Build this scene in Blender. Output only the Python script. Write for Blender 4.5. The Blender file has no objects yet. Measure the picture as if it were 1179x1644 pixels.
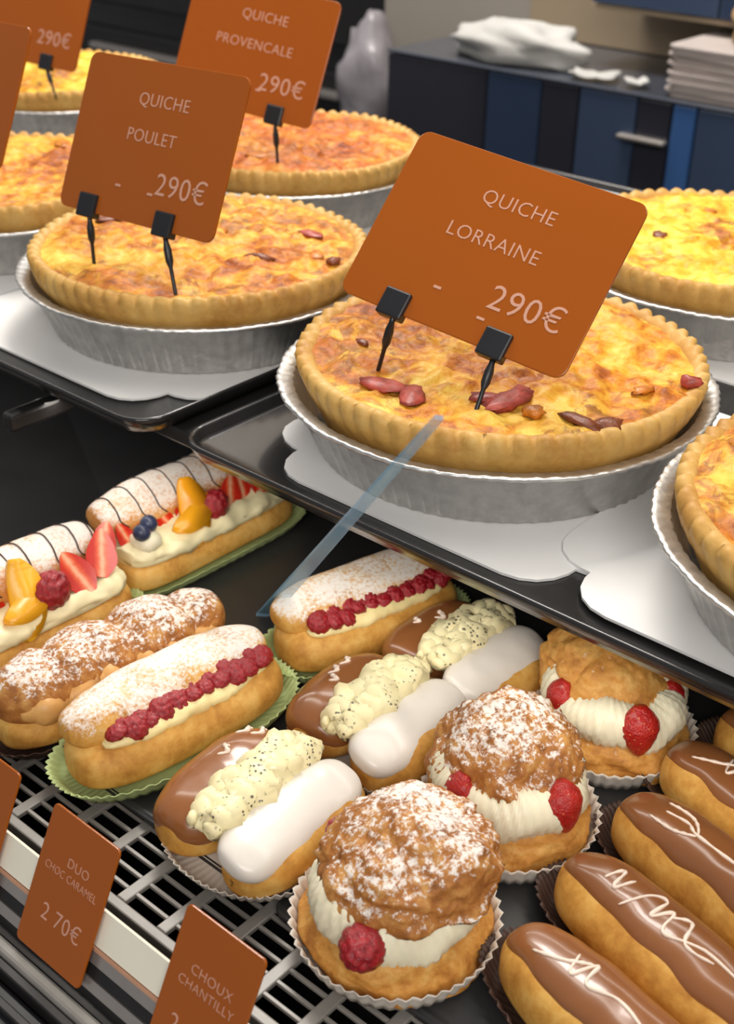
import bpy, bmesh, math, random
from mathutils import Vector, Matrix, noise
random.seed(7)
PI = math.pi
scene = bpy.context.scene
COL = scene.collection

# ------------------------------------------------------------------ camera, world, lights, exposure
cam_data = bpy.data.cameras.new('camera')
cam_data.sensor_fit = 'HORIZONTAL'; cam_data.sensor_width = 36.0
cam_data.lens = 2055.0 / 1179.0 * 36.0
cam_data.clip_start = 0.02; cam_data.clip_end = 50
pitch, az, roll = math.radians(30.07), math.radians(40.34), math.radians(1.21)
hd = Vector((-math.sin(az), math.cos(az), 0)); rt = Vector((math.cos(az), math.sin(az), 0)); up = Vector((0, 0, 1))
FW = hd*math.cos(pitch) - up*math.sin(pitch); U0 = hd*math.sin(pitch) + up*math.cos(pitch)
RT = rt*math.cos(roll) + U0*math.sin(roll); UP = -rt*math.sin(roll) + U0*math.cos(roll)
cam = bpy.data.objects.new('camera', cam_data); COL.objects.link(cam)
cam.matrix_world = Matrix(((RT.x, UP.x, -FW.x, 0), (RT.y, UP.y, -FW.y, 0), (RT.z, UP.z, -FW.z, 1.374), (0, 0, 0, 1)))
scene.camera = cam
cam_data.dof.use_dof = True; cam_data.dof.focus_distance = 0.70; cam_data.dof.aperture_fstop = 15.0

world = bpy.data.worlds.new('shop_ambient'); scene.world = world; world.use_nodes = True
wb = world.node_tree.nodes['Background']; wb.inputs[0].default_value = (0.95, 0.97, 1.0, 1); wb.inputs[1].default_value = 0.32

def area(name, loc, size, sizey, energy, color, target):
    l = bpy.data.lights.new(name, 'AREA'); l.shape = 'RECTANGLE'; l.size = size; l.size_y = sizey
    l.energy = energy; l.color = color
    o = bpy.data.objects.new(name, l); COL.objects.link(o); o.location = loc
    o.rotation_euler = (Vector(target) - Vector(loc)).to_track_quat('-Z', 'Y').to_euler()
    return o
area('case_strip_lamp', (-0.55, 0.66, 1.78), 2.4, 0.10, 6.8, (1.0, 0.94, 0.84), (-0.55, 0.68, 1.0))
area('under_shelf_fill', (-0.6, 0.486, 0.979), 2.0, 0.012, 0.75, (1.0, 0.95, 0.86), (-0.6, 0.47, 0.8))  # added fill light, lifts the pastries out of the shelf's shadow
area('shop_ceiling_lamp', (0.9, -1.1, 2.4), 1.6, 1.0, 36.0, (1.0, 0.96, 0.90), (-0.4, 0.45, 0.9))
area('kitchen_ceiling_lamp', (-1.4, 1.6, 2.7), 1.2, 0.6, 60.0, (1.0, 0.96, 0.9), (-1.3, 1.9, 0.9))
vs = scene.view_settings
vs.view_transform = 'Standard'; vs.look = 'None'; vs.gamma = 1.0; vs.exposure = -0.05; vs.use_curve_mapping = False
scene.cycles.use_denoising = True

# ------------------------------------------------------------------ helpers
def srgb(r, g, b):
    f = lambda c: c/12.92 if c <= 0.04045 else ((c+0.055)/1.055)**2.4
    return (f(r/255), f(g/255), f(b/255), 1)

class NT:
    def __init__(s, name):
        s.m = bpy.data.materials.new(name); s.m.use_nodes = True
        s.t = s.m.node_tree; s.n = s.t.nodes; s.b = s.n['Principled BSDF']
    def new(s, kind, **kw):
        n = s.n.new(kind)
        for k, v in kw.items(): setattr(n, k, v)
        return n
    def link(s, a, b): s.t.links.new(a, b)
    def coords(s, sc=(1, 1, 1)):
        c = s.new('ShaderNodeTexCoord'); oi = s.new('ShaderNodeObjectInfo')
        v = s.new('ShaderNodeVectorMath', operation='MULTIPLY_ADD')
        s.link(oi.outputs['Random'], v.inputs[0]); v.inputs[1].default_value = (3.1, 5.7, 1.9); s.link(c.outputs['Object'], v.inputs[2])
        if sc != (1, 1, 1):
            w = s.new('ShaderNodeVectorMath', operation='MULTIPLY'); s.link(v.outputs[0], w.inputs[0]); w.inputs[1].default_value = sc
            return w.outputs[0]
        return v.outputs[0]
    def noise(s, vec, scale, detail=4, rough=0.55, dist=0.0):
        n = s.new('ShaderNodeTexNoise'); s.link(vec, n.inputs['Vector'])
        n.inputs['Scale'].default_value = scale; n.inputs['Detail'].default_value = detail
        n.inputs['Roughness'].default_value = rough; n.inputs['Distortion'].default_value = dist
        return n.outputs['Fac']
    def ramp(s, fac, stops):
        r = s.new('ShaderNodeValToRGB'); s.link(fac, r.inputs[0]); e = r.color_ramp.elements
        while len(e) < len(stops): e.new(0.5)
        for el, (p, c) in zip(e, stops): el.position = p; el.color = c
        return r.outputs[0]
    def math(s, op, a, b=None, clamp=False):
        n = s.new('ShaderNodeMath', operation=op); n.use_clamp = clamp
        for i, x in enumerate((a, b)):
            if x is None: continue
            if isinstance(x, (int, float)): n.inputs[i].default_value = x
            else: s.link(x, n.inputs[i])
        return n.outputs[0]
    def mix(s, fac, a, b):
        n = s.new('ShaderNodeMix', data_type='RGBA')
        for i, x in ((0, fac), (6, a), (7, b)):
            if isinstance(x, (int, float, tuple)): n.inputs[i].default_value = x
            else: s.link(x, n.inputs[i])
        return n.outputs[2]
    def bump(s, h, strength, dist):
        n = s.new('ShaderNodeBump'); s.link(h, n.inputs['Height']); n.inputs['Strength'].default_value = strength; n.inputs['Distance'].default_value = dist
        s.link(n.outputs[0], s.b.inputs['Normal'])
    def color(s, c):
        if isinstance(c, tuple): s.b.inputs['Base Color'].default_value = c
        else: s.link(c, s.b.inputs['Base Color'])
    def set(s, rough=0.5, metal=0.0, spec=0.5, sss=0.0, sssr=0.004, coat=0.0):
        i = s.b.inputs
        i['Roughness'].default_value = rough; i['Metallic'].default_value = metal; i['Specular IOR Level'].default_value = spec
        if sss: i['Subsurface Weight'].default_value = sss; i['Subsurface Scale'].default_value = sssr; i['Subsurface Radius'].default_value = (1, .5, .25)
        if coat: i['Coat Weight'].default_value = coat; i['Coat Roughness'].default_value = 0.08
        return s.m

def mat_plain(name, c, rough=0.5, metal=0.0, var=0.12, scale=60, bump=0.0, spec=0.5, coat=0.0, sss=0.0):
    t = NT(name); v = t.coords(); f = t.noise(v, scale)
    c0 = tuple(x*(1-var) for x in c[:3])+(1,); c1 = tuple(min(1, x*(1+var)) for x in c[:3])+(1,)
    t.color(t.ramp(f, [(0.3, c0), (0.7, c1)]))
    if bump: t.bump(t.noise(v, scale*3), bump, 0.001)
    return t.set(rough, metal, spec, coat=coat, sss=sss)

def mat_choux(name, stops, scale=45, bump=0.5, sugar=None, rough=0.6, fine=220, grain=(0.8, 0.9, 420)):
    """baked pastry; sugar = (threshold, gain): powdered sugar lying on what faces up"""
    t = NT(name); v = t.coords(); a = t.noise(v, scale, 6, 0.6, 0.3); b = t.noise(v, fine, 3, 0.6)
    f = t.math('ADD', t.math('MULTIPLY', a, 0.75), t.math('MULTIPLY', b, 0.25))
    c = t.ramp(f, stops)
    if sugar:
        g = t.new('ShaderNodeNewGeometry'); sp = t.new('ShaderNodeSeparateXYZ'); t.link(g.outputs['Normal'], sp.inputs[0])
        n1 = t.noise(v, 34, 3, 0.6); n2 = t.noise(v, grain[2], 2, 0.7)
        m = t.math('ADD', t.math('MULTIPLY', sp.outputs[2], 0.55), t.math('ADD', t.math('MULTIPLY', n1, grain[0]), t.math('MULTIPLY', n2, grain[1])))
        m = t.math('MULTIPLY', t.math('SUBTRACT', m, sugar[0]), sugar[1], True)
        c = t.mix(t.math('MULTIPLY', m, sugar[2] if len(sugar) > 2 else 0.92), c, srgb(238, 230, 222))
    t.color(c); t.bump(f, bump, 0.0012)
    return t.set(rough, spec=0.35)

GOLD = [(0.28, srgb(160, 98, 32)), (0.5, srgb(208, 152, 70)), (0.72, srgb(232, 190, 108))]
BROWN = [(0.30, srgb(108, 60, 24)), (0.5, srgb(170, 108, 50)), (0.70, srgb(214, 162, 92))]
M = {}
M['choux'] = mat_choux('baked choux pastry', GOLD)
M['choux_dark'] = mat_choux('dark baked choux pastry', BROWN, bump=0.8)
M['choux_sugar'] = mat_choux('choux under powdered sugar', GOLD, sugar=(1.10, 3.2, 0.95))
M['craquelin_sugar'] = mat_choux('rough choux with powdered sugar', BROWN, scale=90, bump=1.0, sugar=(1.43, 4.2, 0.9), grain=(0.75, 1.35, 330))
M['craquelin'] = mat_choux('rough golden craquelin', [(0.30, srgb(150, 88, 32)), (0.5, srgb(202, 142, 66)), (0.70, srgb(226, 180, 104))], scale=90, bump=1.0, sugar=(1.62, 4.0, 0.6), grain=(0.6, 1.35, 330))
M['puff'] = mat_choux('golden puff pastry', [(0.3, srgb(178, 112, 40)), (0.5, srgb(224, 170, 84)), (0.7, srgb(240, 204, 130))], scale=30, bump=0.5)
M['puff_sugar'] = mat_choux('puff pastry lid with icing sugar', [(0.3, srgb(170, 104, 48)), (0.5, srgb(214, 150, 82)), (0.7, srgb(228, 176, 110))], scale=30, sugar=(1.06, 3.0, 0.92))
M['crust'] = mat_choux('shortcrust', [(0.25, srgb(166, 110, 46)), (0.5, srgb(202, 156, 82)), (0.75, srgb(218, 182, 112))], scale=26, bump=0.35, rough=0.55)
M['cream'] = mat_plain('whipped cream', srgb(238, 228, 198), 0.45, var=0.05, scale=50, bump=0.2, sss=0.15)
M['custard'] = mat_plain('pastry cream', srgb(244, 222, 160), 0.4, var=0.08, scale=50, bump=0.2, sss=0.15)
M['custard_pale'] = mat_plain('pale pastry cream', srgb(244, 230, 184), 0.4, var=0.06, scale=50, bump=0.2, sss=0.15)
M['caramel_cream'] = mat_plain('caramel cream', srgb(214, 160, 92), 0.45, var=0.15, scale=50, bump=0.4)
M['white_icing'] = mat_plain('white icing', srgb(226, 218, 208), 0.3, var=0.03, scale=40, bump=0.1, coat=0.12)
M['milk_choc'] = mat_plain('milk chocolate glaze', srgb(142, 88, 48), 0.24, var=0.08, scale=30, bump=0.08, coat=0.3)
M['eclair_choc'] = mat_plain('chocolate fondant glaze', srgb(132, 82, 46), 0.25, var=0.08, scale=26, bump=0.05, coat=0.25)
M['drizzle'] = mat_plain('white drizzle', srgb(236, 214, 196), 0.3, var=0.06)
M['dark_drizzle'] = mat_plain('dark chocolate drizzle', srgb(58, 38, 32), 0.4)
M['black'] = mat_plain('black plastic', srgb(26, 26, 30), 0.35, var=0.15)
M['pitch'] = mat_plain('matt black', srgb(10, 10, 12), 0.8)
M['tray'] = mat_plain('black enamel tray', srgb(50, 48, 48), 0.2, metal=0.5, var=0.2, scale=30, coat=0.3)
M['deck_tray'] = mat_plain('charcoal display tray', srgb(46, 45, 46), 0.35, var=0.15, scale=20)
M['grey_tray'] = mat_plain('grey display tray', srgb(96, 92, 88), 0.4, var=0.1, scale=20)
M['grille'] = mat_plain('pewter grey grille', srgb(138, 133, 127), 0.4, metal=0.1, var=0.1)
M['aluminium'] = mat_plain('brushed aluminium', srgb(176, 168, 162), 0.35, metal=0.7, var=0.06)
M['dark_metal'] = mat_plain('dark metal', srgb(44, 42, 42), 0.35, metal=0.4)
M['steel'] = mat_plain('polished steel', srgb(200, 196, 190), 0.2, metal=1.0, var=0.04)
M['cream_board'] = mat_plain('cream label strip', srgb(232, 226, 208), 0.4, var=0.02)
M['copper_line'] = mat_plain('copper edging', srgb(186, 140, 112), 0.4, var=0.05)
M['board'] = mat_plain('white cardboard', srgb(226, 224, 222), 0.5, var=0.02, scale=15)
M['paper_white'] = mat_plain('white paper cup', srgb(222, 212, 200), 0.6, var=0.05)
M['paper_green'] = mat_plain('green paper cup', srgb(190, 206, 140), 0.55, var=0.06)
M['paper_brown'] = mat_plain('dark brown paper cup', srgb(70, 48, 38), 0.55, var=0.1)
M['orange'] = mat_plain('orange acrylic', srgb(156, 78, 8), 0.16, var=0.03, scale=5, coat=0.08, spec=0.4)
M['print'] = mat_plain('pale print', srgb(200, 150, 128), 0.4, var=0.03)
M['ham'] = mat_plain('cooked ham', srgb(168, 70, 58), 0.4, var=0.35, scale=120, bump=0.3)
M['crisp'] = mat_plain('browned crisp edge', srgb(120, 58, 24), 0.4, var=0.3, scale=150, bump=0.5)
M['crisp_gold'] = mat_plain('golden crisp cheese', srgb(196, 116, 34), 0.4, var=0.3, scale=150, bump=0.5)
M['blueberry'] = mat_plain('blueberry skin', srgb(52, 58, 84), 0.35, var=0.25, scale=120)
M['leaf'] = mat_plain('green leaf', srgb(96, 120, 40), 0.4)

def m_foil():
    t = NT('aluminium foil'); v = t.coords(); n = t.noise(v, 90, 3, 0.6)
    t.color(t.ramp(n, [(0.3, srgb(196, 194, 192)), (0.7, srgb(226, 224, 220))])); t.bump(n, 0.35, 0.0015)
    return t.set(0.33, 0.85)
M['foil'] = m_foil()

def m_filling(name, stops, dark):
    t = NT(name); v = t.coords()
    a = t.noise(v, 15, 6, 0.62, 0.9); b = t.noise(v, 55, 5, 0.65, 0.6); w = t.noise(v, 9, 2, 0.5)
    f = t.math('ADD', t.math('MULTIPLY', a, 0.55), t.math('MULTIPLY', b, 0.45))
    c = t.ramp(f, stops)
    # roasted and pink patches
    p = t.noise(v, 27, 6, 0.7, 1.4); q = t.math('MULTIPLY', t.math('SUBTRACT', t.math('ADD', p, t.math('MULTIPLY', w, 0.35)), dark), 9.0, True)
    c = t.mix(t.math('MULTIPLY', q, 0.8), c, t.ramp(t.noise(v, 150, 3), [(0.35, srgb(112, 52, 16)), (0.65, srgb(190, 104, 30))]))
    t.color(c); t.bump(t.math('ADD', f, t.math('MULTIPLY', p, 0.8)), 0.5, 0.004)
    return t.set(0.48, spec=0.25, sss=0.0)
M['filling'] = m_filling('baked egg custard and cheese', [(0.37, srgb(138, 64, 14)), (0.44, srgb(192, 112, 28)), (0.51, srgb(222, 160, 46)), (0.62, srgb(236, 200, 90))], 0.67)
M['filling_orange'] = m_filling('roasted orange custard', [(0.36, srgb(128, 54, 12)), (0.45, srgb(190, 96, 24)), (0.54, srgb(216, 138, 42)), (0.66, srgb(232, 184, 88))], 0.66)
M['filling_pale'] = m_filling('pale cheese custard', [(0.36, srgb(176, 92, 18)), (0.44, srgb(224, 160, 38)), (0.53, srgb(238, 200, 66)), (0.66, srgb(244, 222, 118))], 0.70)

def m_berry(name, c0, c1, dots=False):
    t = NT(name); v = t.coords(); n = t.noise(v, 4.0, 3); c = t.ramp(n, [(0.3, c0), (0.7, c1)])
    if dots:
        vo = t.new('ShaderNodeTexVoronoi'); vo.inputs['Scale'].default_value = 5.5; t.link(v, vo.inputs['Vector'])
        k = t.math('LESS_THAN', vo.outputs['Distance'], 0.16); c = t.mix(t.math('MULTIPLY', k, 0.6), c, srgb(226, 150, 84))
    t.color(c); t.bump(t.noise(v, 14, 2), 0.3, 0.12)
    return t.set(0.3, sss=0.1, sssr=0.002, coat=0.2)
M['raspberry'] = m_berry('raspberry flesh', srgb(126, 14, 26), srgb(178, 30, 40))
M['strawberry'] = m_berry('strawberry skin', srgb(160, 18, 18), srgb(192, 36, 26), True)
M['mango'] = m_berry('mango flesh', srgb(232, 150, 20), srgb(246, 184, 44))

def m_strawcut():
    t = NT('cut strawberry face'); c = t.new('ShaderNodeTexCoord')
    sp = t.new('ShaderNodeSeparateXYZ'); t.link(c.outputs['Object'], sp.inputs[0])
    d = t.math('ABSOLUTE', sp.outputs[1])
    f = t.math('ADD', t.math('MULTIPLY', d, 2.3), t.math('MULTIPLY', t.noise(c.outputs['Object'], 4, 3), 0.4))
    t.color(t.ramp(f, [(0.25, srgb(244, 178, 140)), (0.55, srgb(230, 92, 52)), (0.85, srgb(206, 44, 30))]))
    return t.set(0.25, sss=0.1, sssr=0.002, coat=0.2)
M['strawcut'] = m_strawcut()

def m_ruffle():
    t = NT('whipped cream with chocolate specks'); v = t.coords((1, 1, 1))
    vo = t.new('ShaderNodeTexVoronoi'); vo.inputs['Scale'].default_value = 330; t.link(v, vo.inputs['Vector'])
    n = t.noise(v, 55, 3, 0.6)
    k = t.math('MULTIPLY', t.math('LESS_THAN', vo.outputs['Distance'], 0.30), t.math('MULTIPLY', t.math('SUBTRACT', n, 0.53), 14, True))
    t.color(t.mix(t.math('MULTIPLY', k, 0.85), srgb(240, 226, 178), srgb(44, 38, 44)))
    return t.set(0.45, sss=0.12)
M['ruffle'] = m_ruffle()

def tag(o, label, cat, group=None, kind=None):
    o['label'] = label; o['category'] = cat
    if group: o['group'] = group
    if kind: o['kind'] = kind
    return o
def mesh(name, V, Fc, mat, parent=None, smooth=True, data_only=False):
    me = bpy.data.meshes.new(name); me.from_pydata([tuple(v) for v in V], [], Fc); me.update()
    bm = bmesh.new(); bm.from_mesh(me); bmesh.ops.recalc_face_normals(bm, faces=bm.faces); bm.to_mesh(me); bm.free()
    if smooth: me.polygons.foreach_set('use_smooth', [True]*len(me.polygons))
    if mat: me.materials.append(M[mat] if isinstance(mat, str) else mat)
    if data_only: return me
    return link(name, me, parent)
def link(name, me, parent=None, loc=None, rot=None, scale=None):
    o = bpy.data.objects.new(name, me); COL.objects.link(o)
    if parent: o.parent = parent
    if loc is not None: o.location = loc
    if rot is not None: o.rotation_euler = rot
    if scale is not None: o.scale = scale if hasattr(scale, '__len__') else (scale,)*3
    return o
def empty(name, loc, rz=0.0, parent=None):
    o = bpy.data.objects.new(name, None); COL.objects.link(o); o.location = loc; o.rotation_euler = (0, 0, rz); o.empty_display_size = 0.02
    if parent: o.parent = parent
    return o
def grid(nu, nv, fn, cu=False, cv=False):
    V = [fn(i, j) for i in range(nu) for j in range(nv)]; Fc = []
    for i in range(nu if cu else nu-1):
        for j in range(nv if cv else nv-1):
            a = i*nv+j; b = i*nv+(j+1) % nv; c = ((i+1) % nu)*nv+(j+1) % nv; d = ((i+1) % nu)*nv+j
            Fc.append((a, b, c, d))
    return V, Fc
def box(name, lo, hi, mat, parent=None, bevel=0.0, seg=2):
    bm = bmesh.new(); bmesh.ops.create_cube(bm, size=1)
    for v in bm.verts:
        v.co = Vector([lo[k] + (v.co[k]+0.5)*(hi[k]-lo[k]) for k in range(3)])
    if bevel: bmesh.ops.bevel(bm, geom=bm.edges[:], offset=bevel, segments=seg, profile=0.5, affect='EDGES')
    me = bpy.data.meshes.new(name); bm.to_mesh(me); bm.free(); me.materials.append(M[mat] if isinstance(mat, str) else mat)
    return link(name, me, parent)
def tube(name, pts, rad, mat, parent=None, n=6, data_only=False):
    pts = [Vector(p) for p in pts]; V = []; k = len(pts); Fc = []
    for i, p in enumerate(pts):
        d = (pts[min(i+1, k-1)] - pts[max(i-1, 0)]).normalized()
        a = d.cross(Vector((0, 0, 1))); a = a.normalized() if a.length > 1e-4 else Vector((1, 0, 0)); b = d.cross(a)
        r = rad(i/(k-1)) if callable(rad) else rad
        for j in range(n):
            w = 2*PI*j/n; V.append(p + a*math.cos(w)*r + b*math.sin(w)*r)
    for i in range(k-1):
        for j in range(n): Fc.append((i*n+j, i*n+(j+1) % n, (i+1)*n+(j+1) % n, (i+1)*n+j))
    Fc.append(tuple(range(n))); Fc.append(tuple(range((k-1)*n, k*n)))
    return mesh(name, V, Fc, mat, parent, data_only=data_only)
def nz(x, y, z, s, seed=0.0):
    return noise.noise(Vector((x*s+seed*7.31, y*s+seed*3.17, z*s-seed*5.77)))
def prism(name, outline, z0, z1, mat, parent=None):
    n = len(outline); V = [(x, y, z0) for x, y in outline]+[(x, y, z1) for x, y in outline]
    Fc = [tuple(range(n-1, -1, -1)), tuple(range(n, 2*n))]+[(i, (i+1) % n, n+(i+1) % n, n+i) for i in range(n)]
    return mesh(name, V, Fc, mat, parent, smooth=False)
def rrect(w, h, r, n=6):
    P = []
    for cx, cy, a0 in ((w/2-r, h/2-r, 0), (-w/2+r, h/2-r, PI/2), (-w/2+r, -h/2+r, PI), (w/2-r, -h/2+r, 1.5*PI)):
        for i in range(n+1): a = a0+PI/2*i/n; P.append((cx+r*math.cos(a), cy+r*math.sin(a)))
    return P

# ------------------------------------------------------------------ the setting behind the case
def s_(o): o['kind'] = 'structure'; return o
M['wall'] = mat_plain('grey beige wall', srgb(140, 132, 122), 0.7, var=0.06, scale=3)
M['wall_tan'] = mat_plain('tan wall panel', srgb(148, 130, 106), 0.6, var=0.05, scale=3)
M['floor'] = mat_plain('dark floor', srgb(60, 58, 58), 0.5, var=0.1, scale=6)
M['navy'] = mat_plain('dark navy lacquer', srgb(58, 70, 92), 0.18, var=0.08, scale=4, coat=0.4)
M['navy_dark'] = mat_plain('near black lacquer', srgb(44, 44, 52), 0.18, var=0.1, scale=4, coat=0.4)
M['navy_mid'] = mat_plain('muted blue lacquer', srgb(46, 58, 80), 0.2, var=0.08, scale=4, coat=0.3)
M['blue'] = mat_plain('mid blue lacquer', srgb(56, 88, 136), 0.25, var=0.05, scale=4)
M['counter'] = mat_plain('dark counter top', srgb(64, 68, 78), 0.2, var=0.08, scale=6, coat=0.4)
M['dark_room'] = mat_plain('dark kitchen wall', srgb(58, 50, 48), 0.6, var=0.2, scale=3)
M['oven'] = mat_plain('dark oven enamel', srgb(30, 28, 30), 0.3, var=0.2, scale=4)
M['olive'] = mat_plain('grey green enamel', srgb(70, 76, 62), 0.4, var=0.1)
M['white_paper'] = mat_plain('crumpled white paper', srgb(176, 173, 168), 0.6, var=0.06, scale=20, bump=0.3)
M['bag_grey'] = mat_plain('grey plastic film', srgb(130, 124, 128), 0.3, var=0.2, scale=14, bump=0.3)
M['kraft'] = mat_plain('kraft paper', srgb(168, 134, 88), 0.6, var=0.12, scale=20)
M['pulp'] = mat_plain('grey cardboard tray', srgb(172, 160, 154), 0.6, var=0.1, scale=20)
s_(box('floor', (-6, -2.5, -0.05), (3.0, 4.2, 0.0), 'floor'))
s_(box('wall_back', (-1.785, 2.125, 0.0), (2.2, 2.22, 2.6), 'wall'))
s_(box('wall_far', (-6, 4.0, 0.0), (-1.785, 4.1, 2.6), 'dark_room'))
s_(box('trim_1', (-1.42, 2.112, 0.952), (1.2, 2.124, 2.0), 'wall_tan'))

cab = empty('back_counter', (-1.52, 1.82, 0)); X0, X1 = -1.52, 0.9
def cb(name, lo, hi, mat, bevel=0.0, parent=cab):
    off = Vector((-1.52, 1.82, 0))
    return box(name, Vector(lo)-off, Vector(hi)-off, mat, parent, bevel)
cb('carcass', (X0, 1.84, 0.0), (X1, 2.11, 0.944), 'navy_dark')
cb('countertop', (X0, 1.816, 0.9445), (X1, 2.112, 0.95), 'counter', 0.003)
xs = [X0, -1.30, -1.19, -1.118, -1.011, -0.951, -0.909, -0.45, 0.0, X1]
mm = ['navy_dark', 'navy_mid', 'navy_dark', 'navy', 'navy_dark', 'blue', 'navy', 'navy_dark', 'navy']
for a, b, m in zip(xs[:-1], xs[1:], mm):
    cb('door', (a+0.002, 1.819, 0.80), (b-0.002, 1.839, 0.943), m, 0.002)
    cb('drawer', (a+0.002, 1.819, 0.08), (b-0.002, 1.839, 0.797), m, 0.002)
cb('handle', (-1.035, 1.803, 0.880), (-0.951, 1.8185, 0.888), 'aluminium', 0.003)
tag(cab, 'dark navy lacquered counter with a bright blue upright strip behind the case', 'counter')
uc = empty('wall_cabinet', (-0.4, 1.95, 1.28))
def ucb(n, lo, hi, m, bv=0.0): return box(n, Vector(lo)-Vector((-0.4, 1.95, 1.28)), Vector(hi)-Vector((-0.4, 1.95, 1.28)), m, uc, bv)
ucb('body', (-1.186, 1.952, 1.05), (0.3, 2.11, 1.45), 'navy')
ucb('edge_strip', (-1.19, 1.948, 1.042), (0.3, 2.11, 1.0495), 'wall_tan')
for x in (-1.184, -0.955, -0.60): ucb('door', (x, 1.938, 1.052), (x+(.226 if x < -1.1 else .35), 1.951, 1.44), 'navy' if x < -1.1 else 'navy_mid', 0.002)
tag(uc, 'dark navy wall cabinet at the top right edge above the counter', 'cabinet')

def crumple(name, loc, size, mat, seed, label, cat, amp=0.35, rz=0.0):
    nu, nv = 22, 28
    def fn(i, j):
        a = PI*(i+0.02)/(nu-0.96); b = 2*PI*j/nv
        d = Vector((math.sin(a)*math.cos(b), math.sin(a)*math.sin(b), math.cos(a)))
        r = 1+amp*(nz(*d, 1.6, seed)+0.6*abs(nz(*d, 3.6, seed+3))-0.15)
        p = d*r; return (p.x*size[0]/2, p.y*size[1]/2, max(0.0, p.z*0.62+0.45)*size[2])
    V, Fc = grid(nu, nv, fn, cv=True); Fc.append(tuple(range(nv))); Fc.append(tuple(range((nu-1)*nv, nu*nv)))
    o = mesh(name, V, Fc, mat); o.location = loc; o.rotation_euler = (0, 0, rz); return tag(o, label, cat)
crumple('paper_bag', (-1.285, 1.885, 0.951), (0.27, 0.11, 0.062), 'white_paper', 1.3, 'crumpled white paper bag heaped on the dark counter', 'bag')
def sheet(loc, sx, sy, label, seed):
    V, Fc = grid(9, 9, lambda i, j: ((i/8-.5)*sx, (j/8-.5)*sy, 0.004+0.010*(1+nz(i*.3, j*.3, 0, 1.7, seed))*(0.4+.6*abs(i/8-.5))))
    o = mesh('paper_sheet', V, Fc, 'white_paper'); o.location = loc; o.rotation_euler = (0, 0, seed)
    md = o.modifiers.new('t', 'SOLIDIFY'); md.thickness = 0.002; return tag(o, label, 'paper')
sheet((-1.115, 1.855, 0.951), 0.075, 0.05, 'flat white paper sheet beside the crumpled bag on the counter', 0.3)
sheet((-1.035, 1.85, 0.951), 0.035, 0.03, 'small white paper scrap between the bag and the tray stack', 0.7)
crumple('plastic_wrap', (-1.715, 2.00, 0.701), (0.13, 0.12, 0.24), 'bag_grey', 4.4, 'grey translucent-looking plastic bundle left of the navy counter', 'bag', 0.3)
st = empty('steel_stand', (-1.74, 2.0, 0))
box('top', (-.19, -.11, .675), (.19, .11, .70), 'dark_metal', st, 0.004)
for sx in (-1, 1):
    for sy in (-1, 1): box('leg', (sx*.17-.012, sy*.09-.012, 0), (sx*.17+.012, sy*.09+.012, .675), 'dark_metal', st)
tag(st, 'dark metal stand under the grey plastic bundle', 'stand')
ov = empty('deck_oven', (-2.75, 2.9, 0))
box('body', (-.75, -.35, 0), (.75, .35, 1.9), 'oven', ov, 0.01)
for k in range(3):
    d = box('oven_door', (-.68, -.372, .35+k*.42), (.68, -.352, .70+k*.42), 'dark_metal', ov, 0.006); box('handle', (-.5, -.405, .64+k*.42), (.5, -.375, .66+k*.42), 'aluminium', d, 0.005)
box('trim', (-.75, -.36, 1.62), (.75, -.351, 1.70), 'olive', ov)
tag(ov, 'dark oven standing in the unlit kitchen behind the quiches', 'oven')
n_stack = 6
for k in range(n_stack):
    o = prism('paper_tray', [(x+0.002*math.sin(k*2.1), y+0.002*math.cos(k*1.7)) for x, y in rrect(0.26, 0.20, 0.02)], 0.0, 0.0085, 'pulp')
    o.location = (-0.845, 1.93, 0.951+k*0.0125); o.rotation_euler = (0, 0, 0.05*math.sin(k*1.3))
    V, Fc = [], []
    pos = ('lowest', 'second lowest', 'third from the bottom', 'third from the top', 'second from the top', 'topmost')[k]
    tag(o, 'grey cardboard tray, %s of the stack on the counter' % pos, 'tray', 'stacked cardboard trays')
    lip = prism('lip', [(x*1.04, y*1.04) for x, y in rrect(0.26, 0.20, 0.02)], 0.0087, 0.0118, 'pulp', o)
crumple('kraft_bag', (-0.84, 1.93, 0.951+n_stack*0.0125), (0.17, 0.13, 0.075), 'kraft', 6.1, 'brown kraft paper bag on top of the cardboard tray stack', 'bag', 0.25)

# ------------------------------------------------------------------ the display case
case = empty('display_case', (-0.5, 0.23, 0)); CO = Vector((-0.5, 0.23, 0))
def cs(name, lo, hi, mat, bevel=0.0, parent=case): return box(name, Vector(lo)-CO, Vector(hi)-CO, mat, parent, bevel)
tag(case, 'dark bakery display case with upper shelf and vented lower deck', 'display case')
XL, XR = -1.75, 0.45
cs('shelf', (XL, 0.50, 0.981), (XR, 1.20, 0.993), 'dark_metal', 0.002)
for x in (-1.25, -0.716, -0.10): cs('shelf_bracket', (x-.006, 0.450, 0.966), (x+.006, 1.20, 0.980), 'dark_metal', 0.003)
cs('deck', (XL, 0.338, 0.78), (XR, 1.22, 0.866), 'dark_metal')
cs('air_duct', (XL, 0.272, 0.775), (XR, 0.3375, 0.779), 'pitch')
cs('back_panel', (XL, 1.205, 0.0), (XR, 1.22, 0.9835), 'dark_metal')
cs('plinth', (XL, 0.26, 0.0), (XR, 1.20, 0.779), 'black')
gr = cs('vent_grille', (XL, 0.2735, 0.8585), (XR, 0.2795, 0.8675), 'grille', 0.001)
GY = [0.2875+0.0092*k for k in range(6)]
sl_me = None
for y in GY:
    s = box('slat', (XL-CO.x, y-0.0012-CO.y, 0.8645), (XR-CO.x, y+0.0012-CO.y, 0.8668), 'grille', gr, 0.0005)
cbm = None
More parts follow.
